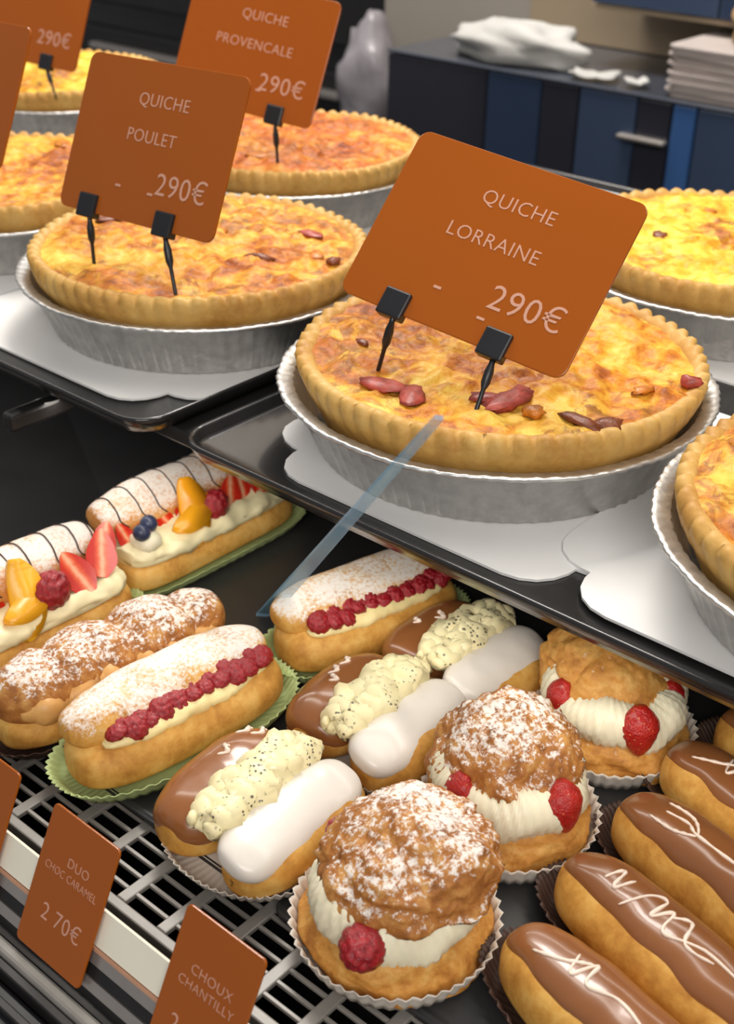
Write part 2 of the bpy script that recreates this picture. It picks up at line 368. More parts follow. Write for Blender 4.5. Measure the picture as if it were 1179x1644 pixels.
for k in range(71):
    x = XL+0.018+0.031*k - CO.x
    if cbm is None:
        o = box('crossbar', (-0.0036, 0.2796-CO.y, 0.8640), (0.0036, 0.3370-CO.y, 0.8672), 'grille', gr, 0.0008); cbm = o.data; o.location = (x, 0, 0)
    else: link('crossbar', cbm, gr, (x, 0, 0))
# slanted price rail in front of the grille: bands stacked down the slope
rail = empty('price_rail', Vector((-0.5, 0.231, 0.863))-CO, 0, case)
E2 = Vector((0, 0.44, 0.898)); NN = Vector((0, -0.898, 0.44))
def band(name, t0, t1, d0, d1, mat):
    P = []
    for x in (XL+0.5, XR+0.5):
        for t, d in ((t0, d0), (t1, d0), (t1, d1), (t0, d1)): P.append(Vector((x, 0, 0))+E2*t+NN*d)
    return mesh(name, P, [(0, 1, 2, 3), (7, 6, 5, 4), (0, 4, 5, 1), (1, 5, 6, 2), (2, 6, 7, 3), (3, 7, 4, 0)], mat, rail, smooth=False)
band('backing', -0.004, 0.0225, -0.010, -0.0045, 'dark_metal')
band('label_strip', 0.0228, 0.0410, -0.0055, -0.0035, 'cream_board')
band('edging', 0.0205, 0.0222, -0.0044, -0.0026, 'copper_line')
band('pale_strip', 0.0140, 0.0200, -0.0044, -0.0032, 'aluminium')
band('dark_strip', 0.0075, 0.0135, -0.0044, -0.0036, 'dark_metal')
band('pale_strip', 0.0010, 0.0070, -0.0044, -0.0030, 'aluminium')
cs('front_lip', (XL, 0.2215, 0.845), (XR, 0.2285, 0.8590), 'grille', 0.002)
cs('front_groove', (XL, 0.216, 0.845), (XR, 0.2213, 0.8560), 'dark_metal', 0.001)
cs('front_channel', (XL, 0.2290, 0.840), (XR, 0.2725, 0.8575), 'dark_metal')
cs('front_panel', (XL, 0.195, 0.0), (XR, 0.2155, 0.850), 'black', 0.003)
cs('front_bead', (XL, 0.203, 0.8503), (XR, 0.208, 0.8545), 'dark_metal', 0.001)

def tray(name, x0, x1, y0, y1, zb, mat, label, h=0.010, lip=0.009, r=0.025, group=None):
    cx, cy = (x0+x1)/2, (y0+y1)/2; w, d = x1-x0, y1-y0
    rings = [(0.999, 0.0045), (lip, 0.0045), (lip-0.003, 0.006), (lip*0.45, h), (lip*0.15, h+0.0015), (0, h), (0.0005, h-0.0025), (lip*0.5, 0.001), (lip, 0.0), (0.999, 0.0)]
    V, Fc = [], []; n = None
    for ins, z in rings:
        if ins > 0.5: P = [(0, 0)]*n if n else None
        else: P = rrect(w-2*ins, d-2*ins, max(0.004, r-ins))
        if P is None: P = [(0, 0)]*28
        n = len(P); V += [(x, y, z) for x, y in P]
    for k in range(1, len(rings)-2):
        for i in range(n): Fc.append((k*n+i, k*n+(i+1) % n, (k+1)*n+(i+1) % n, (k+1)*n+i))
    Fc.append(tuple(range(n, 2*n))); Fc.append(tuple(range((len(rings)-2)*n, (len(rings)-1)*n)))
    V2 = V; o = mesh(name, V2, Fc, mat); o.location = (cx, cy, zb)
    bm = bmesh.new(); bm.from_mesh(o.data); bmesh.ops.delete(bm, geom=[v for v in bm.verts if not v.link_faces], context='VERTS'); bm.to_mesh(o.data); bm.free()
    return tag(o, label, 'tray', group)
tray('baking_tray', -1.62, -0.588, 0.466, 1.17, 0.9955, 'tray', 'dark glossy baking tray under the left quiches on the shelf', 0.011, group='shelf trays')
tray('baking_tray', -0.563, 0.40, 0.470, 1.17, 0.9955, 'tray', 'dark glossy baking tray under the large centre quiche on the shelf', 0.011, group='shelf trays')
tray('pastry_tray', -1.60, -0.337, 0.322, 1.0, 0.8675, 'deck_tray', 'charcoal flat tray under the green-papered eclairs on the lower deck', 0.005, 0.006, 0.01, 'deck trays')
tray('pastry_tray', -0.334, 0.42, 0.322, 1.0, 0.8675, 'deck_tray', 'charcoal flat tray under the cream puffs and chocolate eclairs', 0.005, 0.006, 0.01, 'deck trays')
ZT = 0.8724    # lower tray surface
ZS = 1.0003    # upper tray surface

def cake_board(cx, cy, label):
    c = [(0.0, 0.132), (0.074, 0.132), (0.084, 0.130), (0.092, 0.125), (0.098, 0.117), (0.101, 0.108), (0.1015, 0.1015)]
    c2 = c+[(y, x) for x, y in reversed(c[1:-1])]
    P = []
    for k in range(4):
        a = -k*PI/2
        for x, y in c2: P.append((x*math.cos(a)-y*math.sin(a), x*math.sin(a)+y*math.cos(a)))
    P = [(x*1.02, y*1.0) for x, y in reversed(P)]
    o = prism('cake_board', P, 0.0, 0.0016, 'board'); o.location = (cx, cy, ZS+(0.0017 if 'front right' in label else 0)); return tag(o, label, 'cake board', 'scalloped cake boards')

# ------------------------------------------------------------------ quiches
def pan_mesh():
    prof = [(0.0, 0.0012), (0.100, 0.0012), (0.1125, 0.003), (0.1275, 0.0405), (0.1285, 0.0418), (0.1345, 0.0424), (0.1375, 0.0436), (0.1385, 0.0425), (0.1378, 0.0408), (0.1345, 0.0405), (0.1298, 0.0395), (0.1135, 0.0015), (0.111, 0.0), (0.0, 0.0)]
    n = 240
    def fn(i, j):
        r, z = prof[i]; a = 2*PI*j/n; w = 0.0
        if i in (3, 10, 2, 11): w = 0.0011*math.cos(a*80)*(0.6+0.8*nz(math.cos(a), math.sin(a), 0, 3))
        if 4 <= i <= 9: w = 0.0005*math.cos(a*90)+0.0009*nz(math.cos(a), math.sin(a), 0.5, 6); z += 0.0007*nz(math.cos(a), math.sin(a), 2.0, 5)+0.0003*math.cos(a*90+1)
        return ((r+w)*math.cos(a), (r+w)*math.sin(a), max(0, z))
    V, Fc = grid(len(prof), n, fn, cv=True); return mesh('foil_pan', V, Fc, 'foil', data_only=True)
def crust_mesh(seed, N=62):
    prof = [(0.108, 0.012), (0.1195, 0.036), (0.1238, 0.043), (0.1264, 0.0505), (0.1270, 0.0555), (0.1258, 0.0595), (0.1228, 0.0612), (0.1195, 0.0606), (0.1170, 0.0580), (0.1150, 0.053)]
    amp = [0, 0.0, 0.0003, 0.0010, 0.0016, 0.0019, 0.0015, 0.0007, 0.0, 0]
    n = 372
    def fn(i, j):
        r, z = prof[i]; a = 2*PI*j/n; f = abs(math.cos(N/2*a+i*0.22+0.8*nz(math.cos(a), math.sin(a), 0, 1.5, seed)))**0.7
        c, s = math.cos(a), math.sin(a)
        g = nz(c, s, i*.15, 2.2, seed); h = nz(c, s, i*0.2, 9, seed+1)
        r += amp[i]*(f*2-1.2)*1.15+0.0012*g*(i > 1)+0.0005*h*(i > 1); z += (amp[i]*1.3*(f*2-1.2)+0.0018*g+0.0005*h)*(i > 2)
        return (r*c, r*s, z)
    V, Fc = grid(len(prof), n, fn, cv=True); return mesh('crust', V, Fc, 'crust', data_only=True)
def fill_mesh(seed, mat):
    nr, n = 64, 240
    def fn(i, j):
        r = 0.1205*((i+0.001)/(nr-1))**0.8; a = 2*PI*j/n; x, y = r*math.cos(a), r*math.sin(a); e = min(1.0, (0.1205-r)/0.012)
        h = 0.0040*nz(x, y, 0, 24, seed)+0.0050*abs(nz(x, y, 0, 46, seed+2))-0.0012+0.0024*nz(x, y, 0, 105, seed+4)+0.0010*nz(x, y, 0, 220, seed+5)
        return (x, y, 0.0600+0.0026*(1-(r/0.1205)**2)+h*(0.45+0.55*e)-0.0012*(1-e))
    V, Fc = grid(nr, n, fn, cv=True); Fc.append(tuple(range(n))); return mesh('filling', V, Fc, mat, data_only=True)
PAN = pan_mesh(); CRUST = [crust_mesh(1.0), crust_mesh(5.0, 58)]
FILLS = {'y': fill_mesh(2.0, 'filling'), 'y2': fill_mesh(11.0, 'filling'), 'o': fill_mesh(7.0, 'filling_orange'), 'p': fill_mesh(4.0, 'filling_pale')}
def chunk(name, parent, loc, size, mat, seed, rz=0.0, amp=0.75):
    def fn(i, j):
        a = PI*(i+0.03)/6.06; b = 2*PI*j/10; d = Vector((math.sin(a)*math.cos(b), math.sin(a)*math.sin(b), math.cos(a)))*(1+amp*nz(math.sin(a)*math.cos(b), math.sin(a)*math.sin(b), math.cos(a), 1.9, seed))
        return (d.x*size[0]/2, d.y*size[1]/2, d.z*size[2]/2)
    V, Fc = grid(7, 10, fn, cv=True); Fc += [tuple(range(10)), tuple(range(60, 70))]
    o = mesh(name, V, Fc, mat, parent); o.location = loc; o.rotation_euler = (0, 0, rz); return o
def quiche(x, y, rz, kind, cr, label, off=(0, 0), board=True):
    q = empty('quiche', (x, y, ZS+0.0018+(0.0017 if x > -0.2 else 0)), rz)
    link('foil_pan', PAN, q); link('crust', CRUST[cr], q, (off[0], off[1], 0)); link('filling', FILLS[kind], q, (off[0], off[1], 0))
    return tag(q, label, 'quiche', 'quiches in foil pans on the shelf')
def bits(q, pts):
    """small toppings given in world coordinates"""
    mi = Matrix.Translation(q.location) @ Matrix.Rotation(q.rotation_euler.z, 4, 'Z'); mi.invert()
    for k, (nm, x, y, z, s, m) in enumerate(pts):
        chunk(nm, q, mi @ Vector((x, y, z-0.0007)), s, m, k*1.7+x*9, k*1.3, 0.55)
qC = quiche(-0.711, 0.634, 0.4, 'y', 0, 'golden quiche with two-clip price card, left of the large centre quiche')
qE = quiche(-0.421, 0.619, 2.1, 'y2', 1, 'large quiche with ham in the middle of the shelf, carrying the big tilted card', off=(0.0005, -0.002))
qD = quiche(-0.877, 0.906, 1.2, 'o', 0, 'darker orange quiche in the back row behind the two-clip card')
qF = quiche(-0.421, 0.934, 3.9, 'p', 1, 'pale yellow quiche at the right edge, behind the large card')
qG = quiche(-0.142, 0.605, 0.9, 'y', 1, 'quiche cut off by the right edge in front, its foil rim showing wide')
qB = quiche(-0.990, 0.648, 5.0, 'y2', 0, 'quiche cut off by the left edge, beside the two-clip card')
qA = quiche(-1.295, 0.943, 2.7, 'p', 0, 'bright yellow quiche in the far left corner, mostly behind cards')
rb = random.Random(3)
def scatter(q, n, extra):
    L_ = list(extra)
    for k in range(n):
        a = rb.random()*2*PI; r = 0.108*math.sqrt(rb.random()); sz = 0.006+0.010*rb.random()
        L_.append(('ham_piece' if k % 4 == 0 else 'crisp_cheese', q.location.x+r*math.cos(a), q.location.y+r*math.sin(a), 1.0630+0.0022*(1-(r/.117)**2), (sz*1.7, sz*1.0, 0.0036), 'ham' if k % 4 == 0 else ('crisp_gold', 'crisp')[k % 5 == 1]))
    bits(q, L_)
scatter(qE, 5, [('ham_piece', -0.418, 0.530, 1.0628, (.028, .015, .0045), 'ham'), ('ham_piece', -0.440, 0.530, 1.0628, (.032, .018, .0040), 'ham'), ('ham_piece', -0.372, 0.560, 1.0640, (.040, .018, .006), 'ham'),
          ('crisp_cheese', -0.326, 0.567, 1.0632, (.028, .012, .005), 'crisp'), ('crisp_cheese', -0.314, 0.575, 1.0632, (.018, .013, .005), 'crisp'), ('crisp_cheese', -0.352, 0.558, 1.0645, (.014, .012, .006), 'crisp_gold'),
          ('ham_piece', -0.305, 0.652, 1.0660, (.014, .010, .008), 'ham')])
scatter(qC, 4, [('crisp_cheese', -0.645, 0.632, 1.0655, (.024, .010, .008), 'crisp'), ('crisp_cheese', -0.604, 0.668, 1.0645, (.012, .010, .006), 'crisp')])
scatter(qD, 4, []); scatter(qF, 4, []); scatter(qG, 4, []); scatter(qB, 4, [])
cake_board(-0.396, 0.622, 'white scalloped cake board under the large centre quiche')
cake_board(-0.728, 0.622, 'white scalloped cake board under the quiche left of centre')
cake_board(-1.000, 0.620, 'white scalloped cake board at the left edge of the shelf')
cake_board(-0.180, 0.622, 'white scalloped cake board under the front right quiche')
for x, y, l in ((-0.877, 0.905, 'white cake board under the back row orange quiche'), (-0.421, 0.936, 'white cake board under the back right pale quiche'), (-1.295, 0.943, 'white cake board under the far left corner quiche')): cake_board(x, y, l)

# ------------------------------------------------------------------ price cards
def text_mesh(name, body, size, parent, loc, sx=1.0):
    cu = bpy.data.curves.new(name, 'FONT'); cu.body = body; cu.size = size; cu.align_x = 'CENTER'; cu.align_y = 'CENTER'; cu.extrude = 0.00015; cu.resolution_u = 3; cu.space_character = 1.05
    cu.offset = -0.0001
    tmp = bpy.data.objects.new('tmp', cu); COL.objects.link(tmp)
    dg = bpy.context.evaluated_depsgraph_get(); me = bpy.data.meshes.new_from_object(tmp.evaluated_get(dg))
    bpy.data.objects.remove(tmp); me.name = name; me.materials.clear(); me.materials.append(M['print'])
    return link(name, me, parent, loc, (PI/2, 0, 0), (sx, 1, 1))
def card(name, c, e1, e2, w, h, lines, clips, pins, label, group, th=0.0022, r=0.007, marks=()):
    """card plate in local x (width) / z (height), facing local -y; root at the lower edge's middle"""
    e1 = Vector(e1).normalized(); e2 = Vector(e2); e2 = (e2-e1*e2.dot(e1)).normalized(); e3 = e2.cross(e1)   # e3 = local +y (away from the viewer)
    e3 = -e1.cross(e2)*-1.0 if False else e2.cross(e1)
    base = Vector(c)-e2*h/2
    o = bpy.data.objects.new(name, None); COL.objects.link(o); o.empty_display_size = 0.02
    R = Matrix((( e1.x, e3.x, e2.x), (e1.y, e3.y, e2.y), (e1.z, e3.z, e2.z)))
    if R.determinant() < 0: e3 = -e3; R = Matrix(((e1.x, e3.x, e2.x), (e1.y, e3.y, e2.y), (e1.z, e3.z, e2.z)))
    mw = R.to_4x4(); mw.translation = base; o.matrix_world = mw; inv = mw.inverted()
    P = rrect(w, h, r, 5); n = len(P)
    V = [(x, -th/2, z+h/2) for x, z in P]+[(x, th/2, z+h/2) for x, z in P]
    Fc = [tuple(range(n)), tuple(range(2*n-1, n-1, -1))]+[(i, n+i, n+(i+1) % n, (i+1) % n) for i in range(n)]
    pl = mesh('plate', V, Fc, 'orange', o, smooth=False)
    md = pl.modifiers.new('bevel', 'BEVEL'); md.width = 0.0005; md.segments = 2
    for body, fx, fz, size, sx in lines: text_mesh('lettering', body, size, o, (fx*w, -th/2-0.0001, fz*h), sx)
    for fx, fz in marks: box('pale_dash', (fx*w-.0025, -th/2-.0003, fz*h-.0008), (fx*w+.0025, -th/2, fz*h+.0008), 'print', o)  # small pale dashes low on the plate
    for fx, p in zip(clips, pins):
        k = box('clip', (fx*w-.0085, -.0042, -.0040), (fx*w+.0085, .0042, .0130), 'black', o, 0.0012)
        a = Vector((fx*w+0.003, 0, -.0042)); b = inv @ Vector(p); d = b-a
        tube('pin', [a-d*0.05, a+d*0.06, a+d*0.2, a+d*0.42, a+d*0.55, a+d*0.8, a+d*1.0, a+d*1.22], lambda t: (0.0018 if t < 0.2 else 0.0028 if t < 0.5 else 0.0014 if t < 0.9 else 0.0008), 'black', k, 8)
    return tag(o, label, 'price card', group)
GQ = 'orange quiche price cards'
ZQ = 1.0625
def qlines(second, k=1.0): return [('QUICHE', 0.03, 0.76, 0.0125, 1.0), (second, 0.0, 0.535, 0.0125, 1.0), ('290€', 0.25, 0.265, 0.0215, 1.0)]
card('price_card', (-.410, .587, 1.137), (.982, .132, -.136), (.013, .668, .744), .15, .110, qlines('LORRAINE'), (-.25, .20), ((-.454, .542, ZQ), (-.376, .535, ZQ)),
     'large orange card reading QUICHE LORRAINE 290€ tilted on the centre quiche', GQ, marks=((-.12, .21), (.10, .14)))
card('price_card', (-.691, .576, 1.149), (.997, .072, .012), (-.041, .416, .908), .15, .110, qlines('POULET'), (-.30, .20), ((-.727, .546, ZQ), (-.642, .548, ZQ)),
     'orange quiche card held by two black clips on the quiche left of centre', GQ, marks=((-.14, .21), (.07, .20)))
card('price_card', (-.860, .842, 1.156), (.968, .232, -.097), (-.002, .391, .92), .15, .110, qlines('PROVENCALE'), (-.25, .25), ((-.892, .812, ZQ), (-.817, .827, ZQ)),
     'orange card reading QUICHE PROVENCALE 290€ on the back row quiche', GQ, marks=((.10, .20),))
card('price_card', (-.937, .585, 1.150), (.997, .05, 0), (-.041, .416, .908), .15, .110, qlines('SAUMON')[:1], (-.25, .20), ((-.975, .556, ZQ), (-.906, .556, ZQ)),
     'orange card cut off by the left edge beside the two-clip card', GQ)
card('price_card', (-1.249, .888, 1.140), (.98, .18, -.05), (0, .39, .92), .15, .110, qlines('FROMAGE')[:1]+qlines('')[2:], (-.25, .22), ((-1.270, .855, ZQ), (-1.195, .866, ZQ)),
     'orange card with 290€ at the top left corner', GQ)
GP = 'orange pastry price cards on the front rail'
e2s = (0, .44, .898)
def small_card(x, lines, label):
    card('price_card', Vector((x, .2305, .8640))+Vector(e2s)*0.0375+Vector((0, .00, 0)), (1, 0, 0), e2s, .050, .075, lines, (), (), label, GP, th=0.0016, r=0.003)
small_card(-.396, [('DUO', 0.06, 0.70, 0.0070, 1.0), ('CHOC CARAMEL', 0.0, 0.60, 0.0058, 0.85), ('2 70€', 0.04, 0.30, 0.0125, 0.95)], 'small orange card with 2 70€ on the front rail')
small_card(-.299, [('CHOUX', 0.02, 0.66, 0.0070, 1.0), ('CHANTILLY', 0.0, 0.56, 0.0064, 1.0), ('2 90€', 0.0, 0.28, 0.0125, 0.95)], 'small orange card at the bottom edge in front of the cream puff')
small_card(-.474, [], 'small orange card cut off by the left edge on the front rail')

# ------------------------------------------------------------------ pastry builders
def loaf_fn(L, W, H, p=2.6, seed=0.0, amp=0.0016, freq=40, q=0.85, lobes=None, hc=0.45):
    def P(t, v, off=0.0):
        r = max(0.0, 1-abs(t)**p)**(1/p); c, s = math.cos(v), math.sin(v)
        c = math.copysign(abs(c)**q, c); lz = 1.0; lw = 1.0
        if lobes: lz, lw = lobes(t)
        x = t*L/2; y = r*W/2*c*lw
        z = H*hc+(H*(1-hc)*r**0.75*s*lz if s > 0 else H*hc*r**0.35*math.copysign(abs(s)**0.6, s))
        n = Vector((0.35*t**5, c*0.8/W, s/H)); n = n.normalized() if n.length else Vector((0, 0, 1))
        d = amp*(nz(x, y, z, freq, seed)+0.5*nz(x, y, z, freq*2.4, seed+3)) if s > -0.3 else 0.0
        return Vector((x, y, z))+n*(d+off)
    return P
def loaf(name, P, mat, parent, nu=44, nv=36):
    def fn(i, j):
        k = -1+2*i/(nu-1); t = math.sin(k*PI/2*0.999); return P(t, 2*PI*j/nv)
    V, Fc = grid(nu, nv, fn, cv=True); Fc += [tuple(range(nv)), tuple(range((nu-1)*nv, nu*nv))]
    return mesh(name, V, Fc, mat, parent)
def glaze(name, P, mat, parent, v0, v1, t0=-0.97, t1=0.97, th=0.0022, wob=0.25, seed=0.0, nu=50, nv=22):
    def fn(i, j):
        k = -1+2*i/(nu-1); w = -1+2*j/(nv-1); t = (t0+t1)/2+(t1-t0)/2*math.sin(k*PI/2)
        a = v0+wob*nz(t*2.2, 0, 0, 1.6, seed); b = v1+wob*nz(t*2.2, 5, 0, 1.6, seed)
        sh = max(0.0, 1-abs(k)**8)**0.5; mid = (a+b)/2; vv = mid+(b-a)/2*w*(0.25+0.75*sh)
        return P(t, vv, th*(1-max(abs(w), abs(k))**6)-0.0007)
    V, Fc = grid(nu, nv, fn); return mesh(name, V, Fc, mat, parent)
def on_surface(name, P, pts, rad, mat, parent, off=0.0025, n=5, sub=4):
    Q = []; k = len(pts); sub = max(sub, 6)
    for i in range(k-1):
        p0, p1, p2, p3 = pts[max(i-1, 0)], pts[i], pts[i+1], pts[min(i+2, k-1)]
        for q in range(sub):
            f = q/sub; c = [0.5*(2*p1[m]+(p2[m]-p0[m])*f+(2*p0[m]-5*p1[m]+4*p2[m]-p3[m])*f*f+(3*p1[m]-p0[m]-3*p2[m]+p3[m])*f**3) for m in (0, 1)]
            Q.append(P(c[0], c[1], off))
    Q.append(P(pts[-1][0], pts[-1][1], off)); return tube(name, Q, rad, mat, parent, n)
def cup(name, rx, ry, h, flare, mat, parent, p=2.0, N=44, amp=0.0012, z0=0.0):
    n = N*4
    rings = [(0.0, 0.0006), (0.6, 0.0006), (1.0, 0.0006), (1.0+flare*0.35, h*0.4), (1.0+flare*0.75, h*0.8), (1.0+flare, h)]
    def fn(i, j):
        k, z = rings[i]; a = 2*PI*j/n; c, s = math.cos(a), math.sin(a)
        r = (abs(c)**p+abs(s)**p)**(-1/p); w = amp*math.sin(N*a)*(0 if i < 2 else (0.5, 0.8, 1.0, 1.15)[i-2])
        zz = z+(0.0010*nz(c, s, i, 3, rx*99) + 0.0004*math.sin(N*a+1) if i > 3 else 0)
        return ((rx*k*r+w)*c if k else 0, (ry*k*r+w)*s if k else 0, zz+z0)
    V, Fc = grid(6, n, fn, cv=True); o = mesh(name, V, Fc, mat, parent)
    md = o.modifiers.new('t', 'SOLIDIFY'); md.thickness = 0.0004; md.offset = 1; return o

def raspberry_mesh():
    nu, nv = 26, 36; K = 46
    cen = []
    for k in range(K):
        z = 1-2*(k+0.5)/K; a = k*2.39996; r = math.sqrt(1-z*z); cen.append(Vector((r*math.cos(a), r*math.sin(a), z)))
    def fn(i, j):
        a = PI*(i+0.02)/(nu-0.96); b = 2*PI*j/nv; dd = Vector((math.sin(a)*math.cos(b), math.sin(a)*math.sin(b), math.cos(a)))
        m = max(dd.dot(c) for c in cen); ang = math.acos(min(1, m)); h = math.sqrt(max(0, 1-(ang/0.33)**2))
        k = 0.80+0.22*h; taper = 1.0-0.18*math.cos(a); return (dd.x*k*taper, dd.y*k*taper, dd.z*k*1.08)
    V, Fc = grid(nu, nv, fn, cv=True); Fc += [tuple(range(nv)), tuple(range((nu-1)*nv, nu*nv))]
    return mesh('raspberry', V, Fc, 'raspberry', data_only=True)
RASP = raspberry_mesh()
def straw_mesh(cut):
    """strawberry along +x (tip at +x), radius 1 -> scaled; cut: halved lengthwise with the cut face up (+z)"""
    nu, nv = 16, 20
    def prof(u): return (0.30+0.70*math.sin(min(1, u*2.2)*PI/2))*(1-u**2.6)**0.75 if u < 1 else 0
    def fn(i, j):
        u = i/(nu-1); r = max(0.001, prof(u)); b = (PI+PI*j/(nv-1)) if cut else 2*PI*j/nv
        y, z = r*math.cos(b)*0.62, r*math.sin(b)*0.62; d = 1+0.02*math.sin(i*4+j*5); return (u*1.9-0.9, y*d, z*d)
    V, Fc = grid(nu, nv, fn, cv=not cut); mats = ['strawberry']
    me = bpy.data.meshes.new('strawberry'); n0 = len(Fc)
    if cut:
        lid = [i*nv for i in range(nu)]+[i*nv+nv-1 for i in range(nu-1, -1, -1)]; Fc = Fc+[tuple(lid)]
    Fc = Fc+[tuple(range(nv))]
    me.from_pydata(V, [], Fc); me.update(); bm = bmesh.new(); bm.from_mesh(me); bmesh.ops.recalc_face_normals(bm, faces=bm.faces); bm.to_mesh(me); bm.free()
    me.materials.append(M['strawberry']); me.materials.append(M['strawcut'])
    for k, p in enumerate(me.polygons):
        p.use_smooth = True
        if cut and k == n0: p.material_index = 1; p.use_smooth = False
    return me
STRAW, STRAWCUT = straw_mesh(False), straw_mesh(True)
def slice_mesh(w, l, th, bend, mat):
    """curved wedge (mango or citrus slice): arc outline with thickness"""
    n = 14; V, Fc = [], []
    for k in range(n):
        a = -0.95+1.9*k/(n-1); wd = w*(1-abs(a/1.0)**2.4*0.9)
        for s, q in ((1, 1), (-1, 1), (-1, -1), (1, -1)):
            V.append((math.sin(a)*l*0.6, -math.cos(a)*bend+s*wd/2, q*th/2*(1.0 if s < 0 else 0.35)))
    for k in range(n-1):
        for j in range(4): Fc.append((k*4+j, k*4+(j+1) % 4, (k+1)*4+(j+1) % 4, (k+1)*4+j))
    Fc += [(0, 1, 2, 3), tuple(range((n-1)*4, n*4))]
    return mesh('mango_slice', V, Fc, mat, data_only=True)
MANGO = slice_mesh(0.017, 0.042, 0.010, 0.010, 'mango')

def lump(name, parent, path, rad, mat, seed, amp=0.3, freq=90, nv=18, ridge=0.0, ridge_n=0, flat=1.0):
    """piped strand: a lumpy tube along path with optional ridges"""
    k = len(path); path = [Vector(p) for p in path]
    def fn(i, j):
        p = path[i]; d = (path[min(i+1, k-1)]-path[max(i-1, 0)]).normalized(); a = d.cross(Vector((0, 0, 1))).normalized(); b = a.cross(d)
        e = math.sin(PI*min(1, max(0, (i+0.15)/(k-0.7))))**0.4; w = 2*PI*j/nv; r = (rad(i/(k-1)) if callable(rad) else rad)*e
        q = p+a*math.cos(w)*r+b*math.sin(w)*r
        f = amp*(nz(*q, freq, seed)+0.6*abs(nz(*q, freq*2.2, seed+2)))+ridge*abs(math.sin(ridge_n*i/(k-1)*PI+w*0.8))
        return p+a*math.cos(w)*r*(1+f)+b*math.sin(w)*r*(1+f)*flat
    V, Fc = grid(k, nv, fn, cv=True); Fc += [tuple(range(nv)), tuple(range((k-1)*nv, k*nv))]
    return mesh(name, V, Fc, mat, parent)
def lin(a, b, n): return [Vector(a).lerp(Vector(b), i/(n-1)) for i in range(n)]
def xf(o, loc, rot, sc=1.0): o.location = loc; o.rotation_euler = rot; o.scale = sc if hasattr(sc, '__len__') else (sc,)*3; return o

def raspberry_eclair(x, y, ang, seed, label, L=0.143):
    """opening on local -y; lid hinged at +y"""
    o = empty('raspberry_eclair', (x, y, ZT), math.radians(ang))
    cup('paper_cup', L/2*1.03, 0.0345, 0.011, 0.13, 'paper_green', o, 2.5, 60, 0.0010)
    P = loaf_fn(L, 0.060, 0.033, 3.0, seed, 0.0012, 36); b = loaf('base', P, 'choux', o); b.location = (0, 0, 0.0012)
    lump('cream', o, lin((-L*.40, -0.011, 0.0305), (L*.42, -0.009, 0.0305), 40), 0.0115, 'custard', seed, 0.22, 110, ridge=0.10, ridge_n=16, flat=0.55)
    rnd = random.Random(seed); n = 22
    for k in range(n):
        u = -0.36+0.79*k/(n-1); s = 0.0062+0.0026*rnd.random()
        link('raspberry', RASP, o, (u*L*0.95, -0.0140+0.0060*(k % 2)+0.003*rnd.random(), 0.0345+0.0025*rnd.random()), (0.6*rnd.random(), 0.6*rnd.random(), rnd.random()*6), (s*1.05, s*0.95, s*0.62))
    P2 = loaf_fn(L*0.985, 0.043, 0.020, 3.0, seed+9, 0.0016, 34, hc=0.3)
    l = loaf('lid', P2, 'choux_sugar', o); l.location = (0, 0.0105, 0.0275); l.rotation_euler = (math.radians(12), 0, 0)
    return tag(o, label, 'eclair', 'raspberry eclairs in green paper')
raspberry_eclair(-0.469, 0.383, 84, 1.0, 'raspberry eclair in green paper, nearest the vent grille, between brown roll and duo eclair')
raspberry_eclair(-0.451, 0.534, 76, 5.0, 'raspberry eclair in green paper, farther back beside the duo eclairs', 0.134)

def fruit_eclair(x, y, ang, seed, label, fruits, L=0.158):
    o = empty('fruit_eclair', (x, y, ZT), math.radians(ang))
    cup('paper_cup', L/2*1.02, 0.037, 0.008, 0.10, 'paper_green', o, 5.0, 56, 0.0006)
    P = loaf_fn(L*0.99, 0.068, 0.024, 5.5, seed, 0.0012, 40, q=0.5); b = loaf('base', P, 'puff', o); b.location = (0, 0, 0.0012)
    P1 = loaf_fn(L*0.96, 0.057, 0.016, 5.0, seed+2, 0.0040, 75, q=0.6); c = loaf('cream', P1, 'custard_pale', o, 70, 40); c.location = (0, -0.003, 0.0195)
    P2 = loaf_fn(L*0.97, 0.041, 0.019, 4.0, seed+4, 0.0022, 32, q=0.7, hc=0.35); l = loaf('lid', P2, 'puff_sugar', o); l.location = (0, 0.0205, 0.0355); l.rotation_euler = (math.radians(20), 0, 0)
    rnd = random.Random(seed+1)
    for k in range(9):
        t = -0.88+1.76*k/8+0.05*rnd.random(); dv = 0.5*rnd.random()
        on_surface('drizzle', P2, [(t, 0.55), (t+0.05+0.03*rnd.random(), 1.3), (t+0.02, 2.2), (t+0.08, 2.7)], 0.00055, 'dark_drizzle', l, 0.0006, 4)
    for kind, u, yy, zz, rot, s in fruits:
        if kind == 'straw': so = link('strawberry_slice', STRAWCUT, o); so.rotation_mode = 'ZYX'; xf(so, (u*L, yy, zz), rot, (s, s*1.1, s*0.7))
        elif kind == 'rasp': xf(link('raspberry', RASP, o), (u*L, yy, zz), rot, s)
        elif kind == 'mango': so = link('mango_slice', MANGO, o); so.rotation_mode = 'ZYX'; xf(so, (u*L, yy, zz), rot, s)
        elif kind == 'blue': chunk('blueberry', o, (u*L, yy, zz), (.0130, .0130, .0125), 'blueberry', 0.0, 0.0, 0.0)
        elif kind == 'dollop': lump('cream_dollop', o, [Vector((u*L-0.010, yy, zz)), Vector((u*L-0.006, yy, zz)), Vector((u*L, yy, zz+.001)), Vector((u*L+.006, yy, zz)), Vector((u*L+.010, yy, zz))], 0.012, 'cream', 3.0, 0.1, 60, flat=.7)
    return tag(o, label, 'eclair', 'fruit eclairs')
d = math.radians
